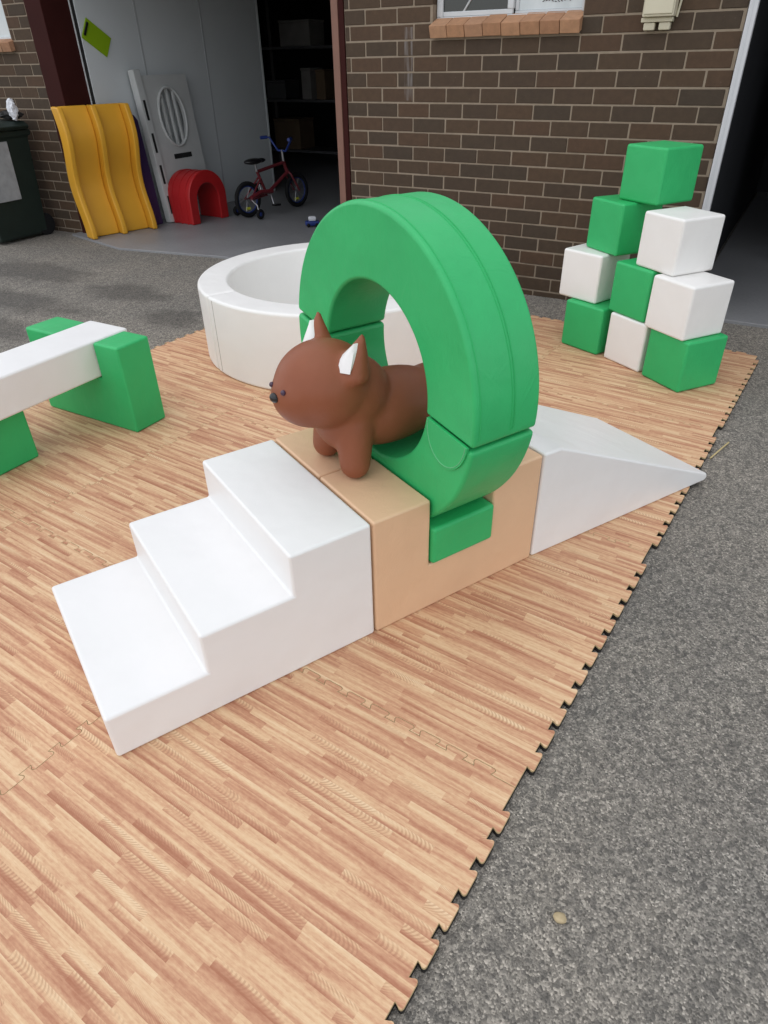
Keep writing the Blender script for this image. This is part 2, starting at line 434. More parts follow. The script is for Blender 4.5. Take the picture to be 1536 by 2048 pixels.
# white corner trim + steel jamb
trim = thing('corner_trim', 'narrow white metal trim down the right corner of the brick wall', 'trim', (.612, 0, 0))
boxo('trim_face', (-.024, -.022, .012), (.020, .02, 2.3), 'whitepaint', trim, bev=.006)
boxo('trim_groove', (-.007, -.0245, .012), (-.003, -.0222, 2.3), 'alu', trim)
jamb = thing('door_jamb', 'pinkish brown steel jamb where the brick wall meets the dark garage', 'door jamb', (-1.91, 0, 0))
boxo('jamb_face', (-.055, -.012, .0), (-.002, .10, 2.3), 'pinkbrown', jamb, bev=.004)
boxo('jamb_edge', (-.0015, -.006, .0), (.040, .10, 2.3), 'maroon', jamb, bev=.003)
post = thing('steel_post', 'wide dark maroon steel post at the left side of the garage opening', 'post', (-4.93, 0, 0))
boxo('post_body', (-.110, -.02, 0), (.10, .30, 2.3), 'maroon', post, bev=.006)
boxo('door_track', (.1005, .262, 0), (.112, .272, 2.3), 'alu', post, bev=.003)
boxo('door_seal', (.1005, .274, 0), (.118, .312, 2.3), 'dark', post, bev=.003)

# left pier of the house with a window edge
lw = thing('brick_wall', 'brown brick wall behind the dark green bin at the left edge', 'wall', (0, 0, 0))
mortar_slab('mortar_bed', [((-7.6, .0035, -.06), (-5.045, .20, 1.52)), ((-5.36, .0035, 1.52), (-5.045, .20, 2.3)), ((-7.6, .0035, 1.52), (-6.5, .20, 2.3))], lw)
lay_bricks(lw, -6.6, -5.043, 0, WTOP, [(-6.5, -5.355, 1.50, 9)], A0)
for i in range(9):
    bm = bmesh.new(); box(bm, (-.061, -.05, -.04), (.061, .09, .035))
    bmesh.ops.bevel(bm, geom=bm.edges[:], offset=.004, segments=1, profile=.5, affect='EDGES')
    finish(bm, 'sill_brick', 'sillbrick', lw, loc=(-5.40-.128*i, 0, 1.548), rot=(R(14), 0, 0))
w2 = thing('house_window', 'pale frosted window at the top left corner above a tan sill', 'window', (-5.93, .06, 1.58))
bar('frame', -.57, .57, -.01, .03, -.01, .05, w2); bar('frame', .53, .57, .0305, .66, -.01, .05, w2); bar('frame', -.57, -.53, .0305, .66, -.01, .05, w2)
boxo('window_pane', (-.529, .01, .031), (.529, .016, .66), 'panelight', w2)

# rooms behind: walls, ceiling, roof
gw = thing('garage_side_wall', 'grey painted side wall inside the garage behind the slide', 'wall', (0, 0, 0))
boxo('wall_panel', (-4.98, .3005, .0105), (-4.800, 2.78, 2.299), 'wallgrey', gw)
for y in (.98, 1.86): boxo('joint_strip', (-4.7995, y-.012, .0105), (-4.797, y+.012, 2.299), 'wallseam', gw)
boxo('end_trim', (-4.985, 2.781, .0105), (-4.795, 2.81, 2.299), 'wallgrey', gw, bev=.004)
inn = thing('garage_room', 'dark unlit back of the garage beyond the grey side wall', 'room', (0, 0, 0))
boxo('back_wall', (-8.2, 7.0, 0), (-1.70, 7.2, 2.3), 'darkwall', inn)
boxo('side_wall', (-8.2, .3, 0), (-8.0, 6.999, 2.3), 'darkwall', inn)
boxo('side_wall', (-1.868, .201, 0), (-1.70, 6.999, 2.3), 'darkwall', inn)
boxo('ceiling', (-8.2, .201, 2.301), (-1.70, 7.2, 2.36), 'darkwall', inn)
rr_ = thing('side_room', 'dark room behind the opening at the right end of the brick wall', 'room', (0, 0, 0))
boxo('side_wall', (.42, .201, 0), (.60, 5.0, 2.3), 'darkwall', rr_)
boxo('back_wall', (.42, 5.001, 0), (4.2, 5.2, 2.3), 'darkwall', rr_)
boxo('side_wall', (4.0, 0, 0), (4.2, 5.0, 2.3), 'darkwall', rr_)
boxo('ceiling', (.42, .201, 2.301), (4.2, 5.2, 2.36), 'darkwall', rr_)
hd = thing('house_roof', 'brown fascia and grey roof sheet above the walls', 'roof', (0, 0, 0))
boxo('fascia', (-7.6, -.06, 2.301), (4.2, .20, 2.50), 'fascia', hd)
boxo('roof_sheet', (-8.4, -.10, 2.501), (4.4, 7.4, 2.56), 'roof', hd)

# right room: a dark cabinet glimpsed inside
cab = thing('cabinet', 'dark grey cabinet standing inside the dark right opening', 'cabinet', (1.25, 1.6, .012))
M['cabgrey'] = simple('dark grey cabinet', (.045, .048, .052), .5, .4)
boxo('cabinet_body', (-.22, 0, .38), (.6, .5, 1.9), 'cabgrey', cab, bev=.008)
boxo('cabinet_door', (-.21, -.018, .40), (.18, -.0005, 1.88), 'cabgrey', cab, bev=.004)
boxo('cabinet_door', (.19, -.018, .40), (.59, -.0005, 1.88), 'cabgrey', cab, bev=.004)
for x in (-.2, .54): boxo('leg', (x, .02, 0), (x+.04, .06, .379), 'cabgrey', cab)

# ------------------------------------------------------------------ foam mat
MT = .012
mat_root = thing('foam_mat', 'wood grain printed foam play mat of jigsaw tiles on the asphalt', 'mat', (1.104, -.59, 0), R(-4.3))
TW, TL = 1.0, 1.045
def teeth(length, n, pitch, amp=.019):
    pts = [(0.0, 0.0)]; st = (length - n*pitch)/2
    for i in range(n):
        b = st + i*pitch
        for (a, d) in ((.200, 0), (.170, .30), (.135, .55), (.130, .75), (.155, .91), (.215, 1.0), (.785, 1.0), (.845, .91), (.87, .75), (.865, .55), (.83, .30), (.80, 0)):
            pts.append((b + a*pitch, d*amp))
    pts.append((length, 0.0))
    return pts
ty = teeth(TL, 12, .0785); tx = teeth(TW, 12, .0755)
outline = [(x, -TL + d) for x, d in [(-TW + p, q) for p, q in tx]]
outline += [(d, -TL + p) for p, d in ty]
outline += [(-p, q) for p, q in [(TW - a, d) for a, d in tx][::-1]]
outline += [(-TW + d, -TL + p) for p, d in ty][::-1]
# remove doubles
ol = []
for p in outline:
    if not ol or (abs(p[0]-ol[-1][0]) + abs(p[1]-ol[-1][1])) > 1e-6: ol.append(p)
if abs(ol[0][0]-ol[-1][0]) + abs(ol[0][1]-ol[-1][1]) < 1e-6: ol.pop()
def offset_poly(P, d):
    out = []; n = len(P)
    for i in range(n):
        a, b, c = Vector(P[i-1]), Vector(P[i]), Vector(P[(i+1) % n])
        e1 = (b-a).normalized(); e2 = (c-b).normalized()
        n1 = Vector((-e1.y, e1.x)); n2 = Vector((-e2.y, e2.x)); k = n1 + n2
        k = k/max(.6, k.dot(n1)) if k.length > 1e-6 else n1
        out.append((b.x + k.x*d, b.y + k.y*d))
    return out
area = sum(ol[i-1][0]*ol[i][1] - ol[i][0]*ol[i-1][1] for i in range(len(ol)))
sg = 1 if area > 0 else -1
bm = bmesh.new()
L0 = offset_poly(ol, .0004*sg); L1 = offset_poly(ol, .0010*sg)
rings = [[bm.verts.new((p[0], p[1], z)) for p in L] for L, z in ((L0, -.0075), (L0, MT-.006), (L0, MT-.0008), (L1, MT))]
n = len(ol)
for r0, r1 in zip(rings[:-1], rings[1:]):
    for i in range(n): bm.faces.new((r0[i], r0[(i+1) % n], r1[(i+1) % n], r1[i])).material_index = 2 if r0 is rings[0] else 1
bm.faces.new(rings[-1]).material_index = 0
tile = None
for j in range(5):
    for i in range(3):
        if tile is None: tile = finish(bm, 'foam_tile', ['wood', 'foamside', 'foamlow'], mat_root, smooth=False); o = tile
        else: o = tile.copy(); col.objects.link(o); o.parent = mat_root
        o.location = (-i*TW, -j*TL, 0)

# ------------------------------------------------------------------ soft play course (local frame: u along the course, v across it)
TH = 1.1092
def course(u, v, z=MT): 
    return (u*math.cos(TH) - v*math.sin(TH), -4.10887 + u*math.sin(TH) + v*math.cos(TH), z)
W_ = .582
st = thing('foam_steps', 'white foam staircase of three steps leading up to the beige block', 'steps', course(0, 0), TH)
prismo('step_body', [(0, 0), (.747, 0), (.747, .392), (.507, .392), (.507, .264), (.254, .264), (.254, .140), (0, .140)], 'y', 0, W_, 'white', st, bev=.009, seg=3)

SL0, SL1, SZ = .190, .424, .166       # slot, local to the block
prof = [(0, 0), (.617, 0), (.617, .392), (SL1, .392), (SL1, SZ), (SL0, SZ), (SL0, .392), (0, .392)]
for (v0, v1, lab) in ((0, .2885, 'beige foam block with a slot, near half holding the green foot'), (.2915, W_, 'beige foam block with a slot, far half beside the mat centre')):
    b = thing('foam_block', lab, 'foam block', course(.753, v0), TH, 'beige slotted blocks under the ring')
    prismo('block_body', prof, 'y', 0, v1-v0, 'beige', b, bev=.008, seg=3)

# ramp
rp = thing('foam_ramp', 'white foam wedge ramp sloping down over the mat edge', 'ramp', course(1.376, 0), TH - R(2.6))
prismo('ramp_body', [(0, 0), (.893, 0), (.905, .012), (.900, .030), (.870, .042), (.072, .392), (0, .392)], 'y', 0, W_+.004, 'white', rp, bev=.009, seg=3)

# ring
U0, U1, RC, RZ, RO, RI = .949, 1.161, .291, .664, .441, .250
ring_root = thing('foam_ring', 'green foam ring standing upright in the slot of the beige blocks', 'foam ring', course(U0, RC), TH)
def arc_piece(name, a0, a1, zcut=None, mat='green', bev=.011):
    N = 72; prof = []
    for k in range(N+1):
        a = a0 + (a1-a0)*k/N; y, z = RO*math.cos(a), RZ + RO*math.sin(a)
        if zcut is not None and z < zcut:
            z = zcut; 
        prof.append((y, z))
    for k in range(N+1):
        a = a1 + (a0-a1)*k/N; prof.append((RI*math.cos(a), RZ + RI*math.sin(a)))
    bm = bmesh.new(); prism(bm, prof, 'x', 0, U1-U0)
    bmesh.ops.recalc_face_normals(bm, faces=bm.faces)
    es = [e for e in bm.edges if len(e.link_faces) == 2 and e.calc_face_angle(0) > R(30)]
    bmesh.ops.bevel(bm, geom=es, offset=bev, segments=3, profile=.5, affect='EDGES')
    return finish(bm, name, mat, ring_root, angle=35)
up = arc_piece('ring_arch', R(9), R(187)); 
lo = arc_piece('ring_base', R(188.3), R(367.7), zcut=.300)
# stitched seams round the rim
for du in (.018, .118, .126):
    bm = bmesh.new(); tube(bm, [(du, (RO+.0002)*math.cos(a), RZ+(RO+.0002)*math.sin(a)) for a in [R(12)+(R(184)-R(12))*k/80 for k in range(81)]], .0020, 6)
    finish(bm, 'seam', 'seam_green', up, wn_=False)
# half round flap of the arch hanging over the base
ma = (RO+RI)/2; fa = R(187)
ctr = Vector((0, ma*math.cos(fa), RZ + ma*math.sin(fa)))
er = Vector((0, math.cos(fa), math.sin(fa))); et = Vector((0, -math.sin(fa), math.cos(fa)))
hwid = .082
def flap_pts(k, lift=0.0):
    P = [ctr + er*(hwid*k)*math.cos(t) + et*(.105*k)*math.sin(t)*1.0 for t in [math.pi*i/20 for i in range(21)]]
    return P
fp = flap_pts(1.0)
bm = bmesh.new(); A = [bm.verts.new((-.006, p.y, p.z)) for p in fp]; B = [bm.verts.new((.003, p.y, p.z)) for p in fp]
bm.faces.new(A); bm.faces.new(B[::-1])
for i in range(len(A)): bm.faces.new((A[i], A[(i+1) % len(A)], B[(i+1) % len(A)], B[i]))
bmesh.ops.recalc_face_normals(bm, faces=bm.faces)
bmesh.ops.bevel(bm, geom=[e for e in bm.edges if e.calc_face_angle(0) > R(40)], offset=.002, segments=2, profile=.5, affect='EDGES')
flap = finish(bm, 'flap', 'green', ring_root)
bm = bmesh.new(); tube(bm, [(-.0062, p.y, p.z) for p in flap_pts(.93)], .0013, 5); finish(bm, 'stitching', 'stitch', flap, wn_=False)
foot = thing('foam_bar', 'green foam bar filling the slot under the ring', 'foam bar', course(.9435, -.012), TH)
prismo('bar_body', [(.0015, SZ+.003), (.2325, SZ+.003), (.2325, .296), (.0015, .296)], 'y', 0, W_+.018, 'green', foot, bev=.012, seg=3)

# ------------------------------------------------------------------ brown animal
an = thing('foam_animal', 'brown vinyl toy animal with white inner ears standing through the green ring', 'toy animal', course(.85, .31, MT+.392), TH)
bm = bmesh.new()
HC = Vector((-.047, 0, .270))
ball(bm, HC, (.140, .128, .121), 28, 20); ball(bm, HC + Vector((-.040, 0, -.012)), (.112, .104, .098), 24, 16); ball(bm, (.025, 0, .225), (.125, .116, .112), 24, 16)
ball(bm, (.02, 0, .16), (.10, .105, .11)); ball(bm, (.16, 0, .150), (.20, .118, .110), 28, 18); ball(bm, (.33, 0, .138), (.15, .112, .098), 28, 18)
for (u, sv) in ((.01, -1), (.01, 1), (.385, -1), (.385, 1)):
    for k in range(9):
        t = k/8; ball(bm, (u - .018*t*(1 if u < .2 else -1), sv*(.055+.025*t), .15 - .108*t), (.060-.014*t,)*3, 14, 10)
for sv in (-1, 1):
    for k in range(12):
        t = k/11; ball(bm, (-.012+.024*t, sv*(.080+.034*t), .315+.098*t), (.044*(1-t)+.010, .056*(1-t)+.011, .022), 14, 10)
ab = finish(bm, 'body', 'brown', an, wn_=False, angle=180)
rm = ab.modifiers.new('remesh', 'REMESH'); rm.mode = 'VOXEL'; rm.voxel_size = .0065; rm.use_smooth_shade = True
smo = ab.modifiers.new('smooth', 'SMOOTH'); smo.factor = .6; smo.iterations = 16
for sv in (-1, 1):      # white inner ear patches lying on the front of the ears
    bm = bmesh.new()
    b0 = Vector((-.053, sv*.088, .338)); tip = Vector((-.010, sv*.114, .408))
    n_ = 9; La, Lb_, = [], []
    for k in range(n_):
        t = k/(n_-1); c = b0.lerp(tip, t); w = .042*(1-t)**.9 + .001; bulge = .004
        La.append([bm.verts.new((c.x - bulge*(1-abs(q))*1.0 - .003 + .016*q*q*(1-t), c.y + q*w, c.z)) for q in (-1, -.5, 0, .5, 1)])
        Lb_.append([bm.verts.new((c.x + .016, c.y + q*w*.9, c.z - .001)) for q in (-1, -.5, 0, .5, 1)])
    for L in (La, Lb_):
        for i in range(n_-1):
            for q in range(4): bm.faces.new((L[i][q], L[i][q+1], L[i+1][q+1], L[i+1][q]))
    for i in range(n_-1):
        for q in (0, 4): bm.faces.new((La[i][q], La[i+1][q], Lb_[i+1][q], Lb_[i][q]))
    for q in range(4): bm.faces.new((La[0][q], La[0][q+1], Lb_[0][q+1], Lb_[0][q])); bm.faces.new((La[-1][q], La[-1][q+1], Lb_[-1][q+1], Lb_[-1][q]))
    finish(bm, 'inner_ear', 'white', an, wn_=False, angle=60)
def on_head(yaw, pitch, k=1.0):
    d = Vector((-math.cos(pitch)*math.cos(yaw), -math.cos(pitch)*math.sin(yaw), math.sin(pitch)))
    return HC + Vector((-.040 + d.x*.111, d.y*.104, -.012 + d.z*.098)) + Vector((0, 0, 0))*k
for yaw in (-.30, .30):
    bm = bmesh.new(); ball(bm, on_head(yaw*1.15, .34, .99), (.0075,)*3, 14, 10); finish(bm, 'eye', 'eye', an, wn_=False)
bm = bmesh.new(); ball(bm, on_head(0, .10, .985), (.012, .017, .013), 14, 10); finish(bm, 'nose', 'black', an, wn_=False)

# ------------------------------------------------------------------ ball pool
pool = thing('ball_pool', 'large round white foam ball pit behind the green ring', 'ball pit', (-1.074, -1.439, MT))
def pool_wall(a0, a1):
    prof = [(.602, 0), (.767, 0), (.767, .405), (.602, .405)]
    N = 64; bm = bmesh.new(); rg = []
    for k in range(N+1):
        a = a0 + (a1-a0)*k/N; rg.append([bm.verts.new((r*math.cos(a), r*math.sin(a), z)) for r, z in prof])
    for k in range(N):
        for i in range(4): bm.faces.new((rg[k][i], rg[k][(i+1) % 4], rg[k+1][(i+1) % 4], rg[k+1][i]))
    bm.faces.new(rg[0][::-1]); bm.faces.new(rg[-1])
    bmesh.ops.recalc_face_normals(bm, faces=bm.faces)
    es = [e for e in bm.edges if e.calc_face_angle(0) > R(30)]
    bmesh.ops.bevel(bm, geom=es, offset=.016, segments=3, profile=.5, affect='EDGES')
    return finish(bm, 'wall_segment', 'cream', pool, angle=35)
for (d0, d1) in ((-117, 20), (20, 243)):
    a0 = R(d0); sgm = pool_wall(a0 + .0012, R(d1) - .0012)
    bm = bmesh.new(); a = a0 + .075
    tube(bm, [(.7665*math.cos(a), .7665*math.sin(a), z) for z in (.02, .1, .2, .3, .392)], .0022, 6); finish(bm, 'seam', 'zip_gap', sgm, wn_=False)
bm = bmesh.new(); bmesh.ops.create_cone(bm, cap_ends=True, segments=64, radius1=.60, radius2=.60, depth=.03, matrix=Matrix.Translation((0, 0, .016)))
finish(bm, 'floor_pad', 'cream', pool)

# ------------------------------------------------------------------ balance beam on brackets
bk = thing('foam_bracket', 'green foam cradle with two uprights holding the right end of the beam', 'foam bracket', (-1.56, -2.77, MT))
prismo('bracket_body', [(-.302, 0), (.302, 0), (.302, .40), (.150, .40), (.150, .238), (-.102, .238), (-.102, .40), (-.302, .40)], 'y', -.09, .09, 'green', bk, bev=.011, seg=3)
bb = thing('balance_beam', 'long white foam beam lying in the green cradle at the left edge', 'balance beam', (-1.536, -2.655, MT+.241))
boxo('beam_body', (-.122, -1.50, 0), (.122, 0, .163), 'white', bb, bev=.011, seg=3)
b2 = thing('foam_bracket', 'green foam block under the white beam at the left picture edge', 'foam bracket', (-1.655, -3.30, MT))
prismo('bracket_body', [(-.205, 0), (.182, 0), (.182, .238), (-.205, .238)], 'y', -.12, .088, 'green', b2, bev=.011, seg=3)

# ------------------------------------------------------------------ tower of cubes
S, SH = .257, .2545
cubes = [  # near corner x, y, layer, heading of the left hand edge (deg), colour, label
    (.805, -1.303, 0, 143.5, 'green', 'green foam cube at the bottom right of the tower, nearest the camera'),
    (.578, -1.130, 0, 147.5, 'cream', 'white foam cube on the mat between two green bottom cubes'),
    (.322, -.985, 0, 156, 'green', 'green foam cube at the bottom left of the tower'),
    (.772, -1.300, 1, 144.5, 'cream', 'white foam cube directly on the bottom right green cube'),
    (.552, -1.112, 1, 146, 'green', 'green foam cube resting on the white bottom cube, mid tower'),
    (.256, -.915, 1, 157, 'cream', 'white foam cube on the left green bottom cube by the wall'),
    (.651, -1.171, 2, 143.8, 'cream', 'upper white foam cube just below the topmost green cube'),
    (.318, -.900, 2, 142, 'green', 'green foam cube in the third layer, left of the upper white cube'),
    (.474, -.905, 3, 148.5, 'green', 'topmost green foam cube crowning the tower'),
]
cube_mesh = {}
for (x, y, l, ang, c, lab) in cubes:
    a = R(ang); le = Vector((math.cos(a), math.sin(a), 0)); ri = Vector((math.sin(a), -math.cos(a), 0))
    ctr_ = Vector((x, y, 0)) + (le + ri)*S/2
    if c not in cube_mesh:
        bm = bmesh.new(); box(bm, (-S/2, -S/2, .0005), (S/2, S/2, SH-.0005))
        bmesh.ops.bevel(bm, geom=bm.edges[:], offset=.013, segments=4, profile=.5, affect='EDGES')
        o = finish(bm, 'foam_cube', c, None); cube_mesh[c] = o
    else:
        o = cube_mesh[c].copy(); col.objects.link(o)
    o.location = (ctr_.x, ctr_.y, MT + l*SH); o.rotation_euler = (0, 0, a)
    tag(o, lab, 'foam cube', 'foam cubes stacked in a tower')

# ------------------------------------------------------------------ yellow slide
sl = thing('toy_slide', 'yellow plastic double lane slide leaning by the maroon post', 'slide', (-4.715, .165, .012), R(-17))
def slide_line(t):         # t 0 bottom .. 1 top -> (x, z): nearly upright with two waves
    return (.010 - .05*t + .045*math.sin(2*math.pi*1.3*(t - .6)), 1.08*t)
def lane(name, y0, y1, d0, d1):
    bm = bmesh.new(); N = 40; rg = []
    for k in range(N+1):
        t = k/N; x, z = slide_line(t); rg.append([bm.verts.new((x + dx, y, z)) for dx, y in ((d0, y0), (d1, y0), (d1, y1), (d0, y1))])
    for k in range(N):
        for i in range(4): bm.faces.new((rg[k][i], rg[k][(i+1) % 4], rg[k+1][(i+1) % 4], rg[k+1][i]))
    bm.faces.new(rg[0][::-1]); bm.faces.new(rg[-1])
    bmesh.ops.recalc_face_normals(bm, faces=bm.faces)
    bmesh.ops.bevel(bm, geom=[e for e in bm.edges if e.calc_face_angle(0) > R(40)], offset=.012, segments=3, profile=.5, affect='EDGES')
    return finish(bm, name, 'yellow', sl, angle=50)
lane('lane', -.285, -.0265, -.035, .0); lane('lane', .0265, .285, -.035, .0)
lane('side_rail', -.335, -.2855, -.05, .10); lane('middle_rail', -.026, .026, -.03, .085); lane('side_rail', .2855, .335, -.05, .10)

# purple panel behind the slide
pp = thing('plastic_panel', 'dark purple plastic panel leaning between the slide and grey panel', 'panel', (-4.63, .58, .012), R(2))
prismo('panel_body', [(-.10, 0), (.07, 0), (.07, .93), (.03, .98), (-.07, .98), (-.10, .93)], 'x', -.03, .03, 'purple', pp, bev=.01)
pp.rotation_euler = (0, R(-5), 0)
# grey playhouse panel
gp = thing('playhouse_panel', 'pale grey plastic playhouse panel with barred oval window and handle slot', 'panel', (-4.59, .74, .012))
gp.rotation_euler = (0, R(-6), 0)
boxo('panel_post', (-.03, -.04, 0), (.05, .05, 1.34), 'panelgrey', gp, bev=.012)
for z0 in (.08, .36, .64, .92): boxo('post_slot', (.0505, -.012, z0), (.053, .016, z0+.17), 'dark', gp, bev=.0)
# body with an oval opening
bm = bmesh.new(); N = 40; oc = (.36, .93); orr = (.17, .25)
def oval(k, s_=1.0): a = 2*math.pi*k/N; return (oc[0]+orr[0]*s_*math.cos(a), oc[1]+orr[1]*s_*math.sin(a))
def rect(k):
    a = 2*math.pi*k/N; c_, s_ = math.cos(a), math.sin(a); t = 1/max(abs(c_), abs(s_))
    x = oc[0] + c_*t*(.305); z = oc[1] + s_*t*(.36 if s_ > 0 else .93)
    return (x, z)
for x in (-.012, .022):
    pass
I0 = [bm.verts.new((.022, *oval(k))) for k in range(N)]; O0 = [bm.verts.new((.022, *rect(k))) for k in range(N)]
I1 = [bm.verts.new((-.012, *oval(k))) for k in range(N)]; O1 = [bm.verts.new((-.012, *rect(k))) for k in range(N)]
for k in range(N):
    q = (k+1) % N
    bm.faces.new((I0[k], I0[q], O0[q], O0[k])); bm.faces.new((I1[k], O1[k], O1[q], I1[q]))
    bm.faces.new((I0[k], I1[k], I1[q], I0[q])); bm.faces.new((O0[k], O0[q], O1[q], O1[k]))
finish(bm, 'panel_body', 'panelgrey', gp, angle=30)
tubeo('window_rim', [(.024, *oval(k, 1.03)) for k in range(N)], .014, 'panelgrey', gp, 8, closed=True)
for dy in (-.085, 0, .085):
    h = orr[1]*math.sqrt(1-(dy/orr[0])**2); boxo('window_bar', (-.008, oc[0]+dy-.013, oc[1]-h-.01), (.02, oc[0]+dy+.013, oc[1]+h+.01), 'panelgrey', gp, bev=.004)
boxo('handle_slot', (.0222, .25, .56), (.025, .50, .605), 'dark', gp, bev=.0)

# red tunnel
rt = thing('toy_tunnel', 'red plastic arched crawl tunnel on the garage floor', 'tunnel', (-4.40, .98, .011), R(-4))
def tunnel(name, xo, xi, x0, x1, parent, mat):
    N = 28; prof = []
    def arch(w, h, s_): 
        P = []
        for k in range(N+1):
            a = math.pi*k/N; P.append((w*math.cos(a), h - w + w*math.sin(a)))
        return [(w, 0)] + P + [(-w, 0)]
    A = arch(xo[0], xo[1], 1); B = arch(xi[0], xi[1], 1)[::-1]
    return prismo(name, A + B, 'x', x0, x1, mat, parent, bev=.012, seg=2, angle=30)
tunnel('tunnel_shell', (.245, .47), (.165, .38), -.17, .145, rt, 'red')
tunnel('tunnel_rim', (.255, .482), (.150, .365), .1455, .175, rt, 'red')
for x in (-.10, 0.0, .09): tunnel('tunnel_rib', (.250, .476), (.2455, .4705), x-.012, x+.012, rt, 'red')

# lime clipboard on the wall
cb = thing('clipboard', 'lime green clipboard hanging askew on the grey garage wall', 'clipboard', (-4.792, .455, 1.59))
cb.rotation_euler = (R(58), 0, 0)
boxo('board', (-.004, -.085, -.14), (.004, .085, .14), 'lime', cb, bev=.002, seg=1)
boxo('clip', (.0045, -.055, .112), (.016, .055, .132), 'black', cb, bev=.003)

# ------------------------------------------------------------------ bicycle
bi = thing('childrens_bicycle', 'small red childrens bicycle with blue grips in the garage mouth', 'bicycle', (-3.98, 1.29, .011), math.atan2(.74, .125))
def wheel(x, r):
    w = bpy.data.objects.new('wheel', None); col.objects.link(w); w.parent = bi; w.location = (x, 0, r+.0)
    tubeo('tyre', [((r-.022)*math.cos(a), 0, (r-.022)*math.sin(a)) for a in [2*math.pi*k/32 for k in range(32)]], .022, 'tyre', w, 10, closed=True)
    tubeo('rim', [((r-.048)*math.cos(a), 0, (r-.048)*math.sin(a)) for a in [2*math.pi*k/32 for k in range(32)]], .007, 'blue', w, 6, closed=True)
    bm = bmesh.new()
    for k in range(10):
        a = math.pi*2*k/10; tube(bm, [(.012*math.cos(a), .012, .012*math.sin(a)), ((r-.05)*math.cos(a), 0, (r-.05)*math.sin(a))], .0018, 5)
    finish(bm, 'spokes', 'chrome', w, wn_=False)
    boxo('reflector', (-.03, .006, -.10), (.03, .012, -.075), 'neon', w)
    return w
RW = .175
wheel(0, RW); wheel(.72, RW)
def T_(name, pts, r, mat): return tubeo(name, pts, r, mat, bi, 10)
bb_ = (.27, 0, .19); seat_t = (.17, 0, .42); head_t = (.56, 0, .47); head_b = (.60, 0, .37)
bm = bmesh.new()
tube(bm, [bb_, head_b], .019); tube(bm, [seat_t, head_t], .016); tube(bm, [bb_, seat_t], .016); tube(bm, [head_b, head_t], .02)
for y in (-.05, .05): tube(bm, [(0, y, RW), (bb_[0]-.02, y*.5, bb_[2])], .010); tube(bm, [(0, y, RW), (seat_t[0]+.02, y*.4, .36)], .009)
finish(bm, 'frame', 'bikered', bi, wn_=False)
T_('fork', [(.72, -.045, RW), (.61, -.045, .35), (.605, 0, .38), (.61, .045, .35), (.72, .045, RW)], .011, 'bikered')
T_('handlebar', [(.50, -.20, .70), (.54, -.17, .70), (.55, -.06, .58), (.55, .06, .58), (.54, .17, .70), (.50, .20, .70)], .011, 'blue')
T_('stem', [(.56, 0, .46), (.55, 0, .59)], .014, 'chrome')
T_('seat_post', [(.165, 0, .42), (.155, 0, .50)], .012, 'chrome')
for s_ in (-1, 1): T_('grip', [(.455, s_*.215, .70), (.52, s_*.185, .702)], .017, 'blue')
bm = bmesh.new(); ball(bm, (.13, 0, .52), (.115, .065, .03), 20, 12); ball(bm, (.23, 0, .52), (.07, .028, .022)); finish(bm, 'saddle', 'black', bi, wn_=False)
T_('chain_guard', [(.0, -.06, RW+.02), (.14, -.062, RW+.06), (.30, -.062, RW+.05)], .022, 'bikered')
T_('crank', [(.27, -.10, .10), (.27, -.07, .19), (.27, .07, .19), (.27, .10, .28)], .009, 'chrome')
for p in ((.27, -.14, .10), (.27, .14, .28)): boxo('pedal', (p[0]-.04, p[1]-.03, p[2]-.01), (p[0]+.04, p[1]+.03, p[2]+.01), 'black', bi, bev=.004)
for s_ in (-1, 1):
    T_('stabiliser_arm', [(0, s_*.06, RW), (.0, s_*.14, .13), (-.01, s_*.17, .055)], .007, 'chrome')
    tubeo('stabiliser_wheel', [(-.01 + .034*math.cos(a), s_*.185, .052+.034*math.sin(a)) for a in [2*math.pi*k/18 for k in range(18)]], .017, 'tyre', bi, 8, closed=True)
    bm = bmesh.new(); ball(bm, (-.01, s_*.185, .052), (.026, .012, .026), 14, 8); finish(bm, 'stabiliser_hub', 'blue', bi, wn_=False)

# small toy on the garage floor beside the ring
ty_ = thing('toy_car', 'tiny blue and white toy lying on the garage floor', 'toy', (-3.10, 1.19, .011), R(40))
boxo('toy_body', (-.07, -.035, .012), (.07, .035, .055), 'blue', ty_, bev=.012)
boxo('toy_cabin', (-.035, -.03, .0555), (.04, .03, .095), 'paper', ty_, bev=.012)
for x in (-.042, .042):
    for y in (-.037, .037):
        bm = bmesh.new(); ball(bm, (x, y, .018), (.018, .008, .018), 12, 8); finish(bm, 'toy_wheel', 'tyre', ty_, wn_=False)

# back of the garage: shelf with boxes
M['palecard'] = simple('pale carton', (.20, .19, .18), .8, .2, var=.2)
SX, SY = -5.45, 4.6
sh = thing('storage_shelf', 'dark steel shelf unit at the back of the garage beyond the bicycle', 'shelf', (SX, SY, .011))
for x in (-.75, .75):
    for y in (-.22, .22): boxo('upright', (x-.025, y-.02, 0), (x+.025, y+.02, 2.1), 'shelfmetal', sh)
for z in (.25, .88, 1.5): boxo('shelf_board', (-.72, -.24, z), (.72, .24, z+.03), 'shelfmetal', sh)
def carton(x, z, w, d, h, mat, lab, name='storage_box', cat='box'):
    t_ = thing(name, lab, cat, (SX + x, SY - .02, .011 + z))
    boxo('carton', (-w/2, -d/2, 0), (w/2, d/2, h), mat, t_, bev=.006, seg=1)
    boxo('lid', (-w/2-.006, -d/2-.006, h+.0005), (w/2+.006, d/2+.006, h+.03), mat, t_, bev=.004, seg=1)
carton(-.02, 1.531, .50, .36, .26, 'palecard', 'pale grey box on the top board of the dark garage shelf')
carton(.10, .911, .16, .30, .34, 'palecard', 'tall pale box on the middle shelf board, left one of two')
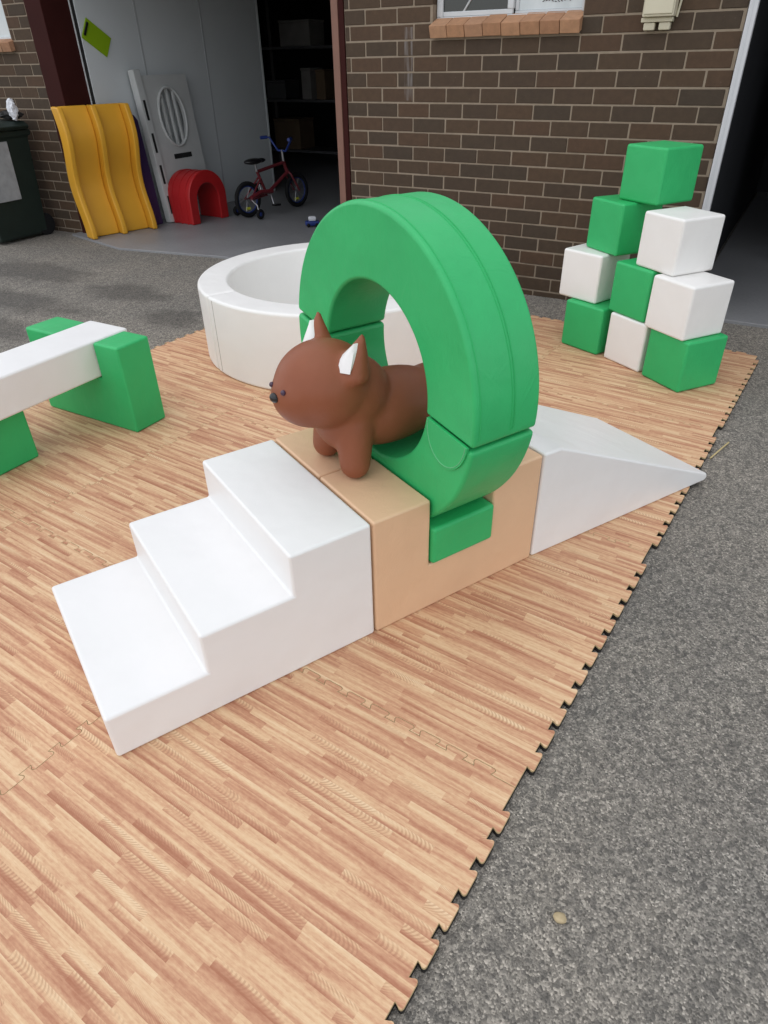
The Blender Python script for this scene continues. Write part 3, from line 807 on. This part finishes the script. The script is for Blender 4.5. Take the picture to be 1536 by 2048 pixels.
carton(.34, .911, .15, .30, .32, 'card', 'tall brown box on the middle shelf board, right one of two')
carton(-.42, .911, .34, .34, .20, 'shelfmetal', 'low dark box at the left of the middle shelf board')
carton(-.28, .281, .46, .36, .36, 'card', 'wide brown box on the lowest board of the garage shelf')

# ------------------------------------------------------------------ wheelie bin, left edge
wb = thing('wheelie_bin', 'dark green wheelie bin with grey panel at the left edge', 'bin', (-5.60, -.44, -.008), R(3))
bm = bmesh.new()
prof_b = [(.23, .25, .10), (.245, .265, .12), (.28, .31, .86), (.30, .335, .87), (.30, .335, .92)]
rg = []
for (hx, hy, z) in prof_b: rg.append([bm.verts.new(p) for p in ((-hx, -hy, z-.1*0), (hx, -hy, z), (hx, hy, z), (-hx, hy, z))])
for a, b in zip(rg[:-1], rg[1:]):
    for i in range(4): bm.faces.new((a[i], a[(i+1) % 4], b[(i+1) % 4], b[i]))
bm.faces.new(rg[0][::-1]); bm.faces.new(rg[-1])
for v_ in bm.verts:
    if v_.co.z < .13: v_.co.z -= .08
bmesh.ops.recalc_face_normals(bm, faces=bm.faces)
bmesh.ops.bevel(bm, geom=bm.edges[:], offset=.012, segments=2, profile=.5, affect='EDGES')
finish(bm, 'bin_body', 'bin', wb)
prismo('lid', [(-.35, .921), (.33, .921), (.35, .95), (.30, .985), (-.28, 1.01), (-.35, .985)], 'y', -.30, .30, 'bin', wb, bev=.010)
bm = bmesh.new(); box(bm, (-.003, -.16, -.24), (.003, .16, .24)); bmesh.ops.bevel(bm, geom=bm.edges[:], offset=.002, segments=1, profile=.5, affect='EDGES')
lp_ = finish(bm, 'side_label', 'label', wb, loc=(.2815, -.10, .60), rot=(0, R(2.7), 0))
bm = bmesh.new(); box(bm, (-.15, -.003, -.24), (.15, .003, .24)); bmesh.ops.bevel(bm, geom=bm.edges[:], offset=.002, segments=1, profile=.5, affect='EDGES')
finish(bm, 'front_label', 'label', wb, loc=(.06, -.300, .60), rot=(R(3.4), 0, 0))
for x in (-.22, .22):
    bm = bmesh.new(); bmesh.ops.create_cone(bm, cap_ends=True, segments=24, radius1=.10, radius2=.10, depth=.05, matrix=Matrix.Translation((x, .27, .10)) @ Matrix.Rotation(math.pi/2, 4, 'Y')); finish(bm, 'wheel', 'tyre', wb)
# crumpled rubbish on the lid
rb_ = thing('rubbish', 'crumpled white paper and dark plastic lying on the bin lid', 'rubbish', (-5.40, -.17, .995))
for nm, mt, c, rd in (('paper_scrap', 'paper', (.10, -.05, .075), (.04, .035, .085)), ('dark_wrapper', 'dark', (-.02, .0, .03), (.12, .10, .035))):
    bm = bmesh.new(); ball(bm, c, rd, 14, 9)
    for v_ in bm.verts: v_.co += Vector((random.uniform(-1, 1), random.uniform(-1, 1), random.uniform(-.6, .6)))*.012
    finish(bm, nm, mt, rb_, smooth=False)

# ------------------------------------------------------------------ bits on the asphalt
def pebble(x, y, r, lab):
    bm = bmesh.new(); bmesh.ops.create_icosphere(bm, subdivisions=2, radius=1.0)
    for v_ in bm.verts: v_.co = Vector((v_.co.x*r*random.uniform(.85, 1.15), v_.co.y*r*.85*random.uniform(.85, 1.15), v_.co.z*r*.6*random.uniform(.9, 1.1)))
    o = finish(bm, 'pebble', 'stone', None, wn_=False, loc=(x, y, r*.45-.008)); tag(o, lab, 'pebble')
pebble(1.044, -3.933, .013, 'small tan pebble lying alone on the dark asphalt')
def straw(p, q, lab):
    o = tubeo('straw', [(p[0], p[1], -.003), ((p[0]+q[0])/2+.004, (p[1]+q[1])/2, .005), (q[0], q[1], -.002)], .0035, 'straw', None, 6); tag(o, lab, 'straw')
straw((1.040, -1.87), (1.090, -1.69), 'dry straw lying on the asphalt just off the mat edge')
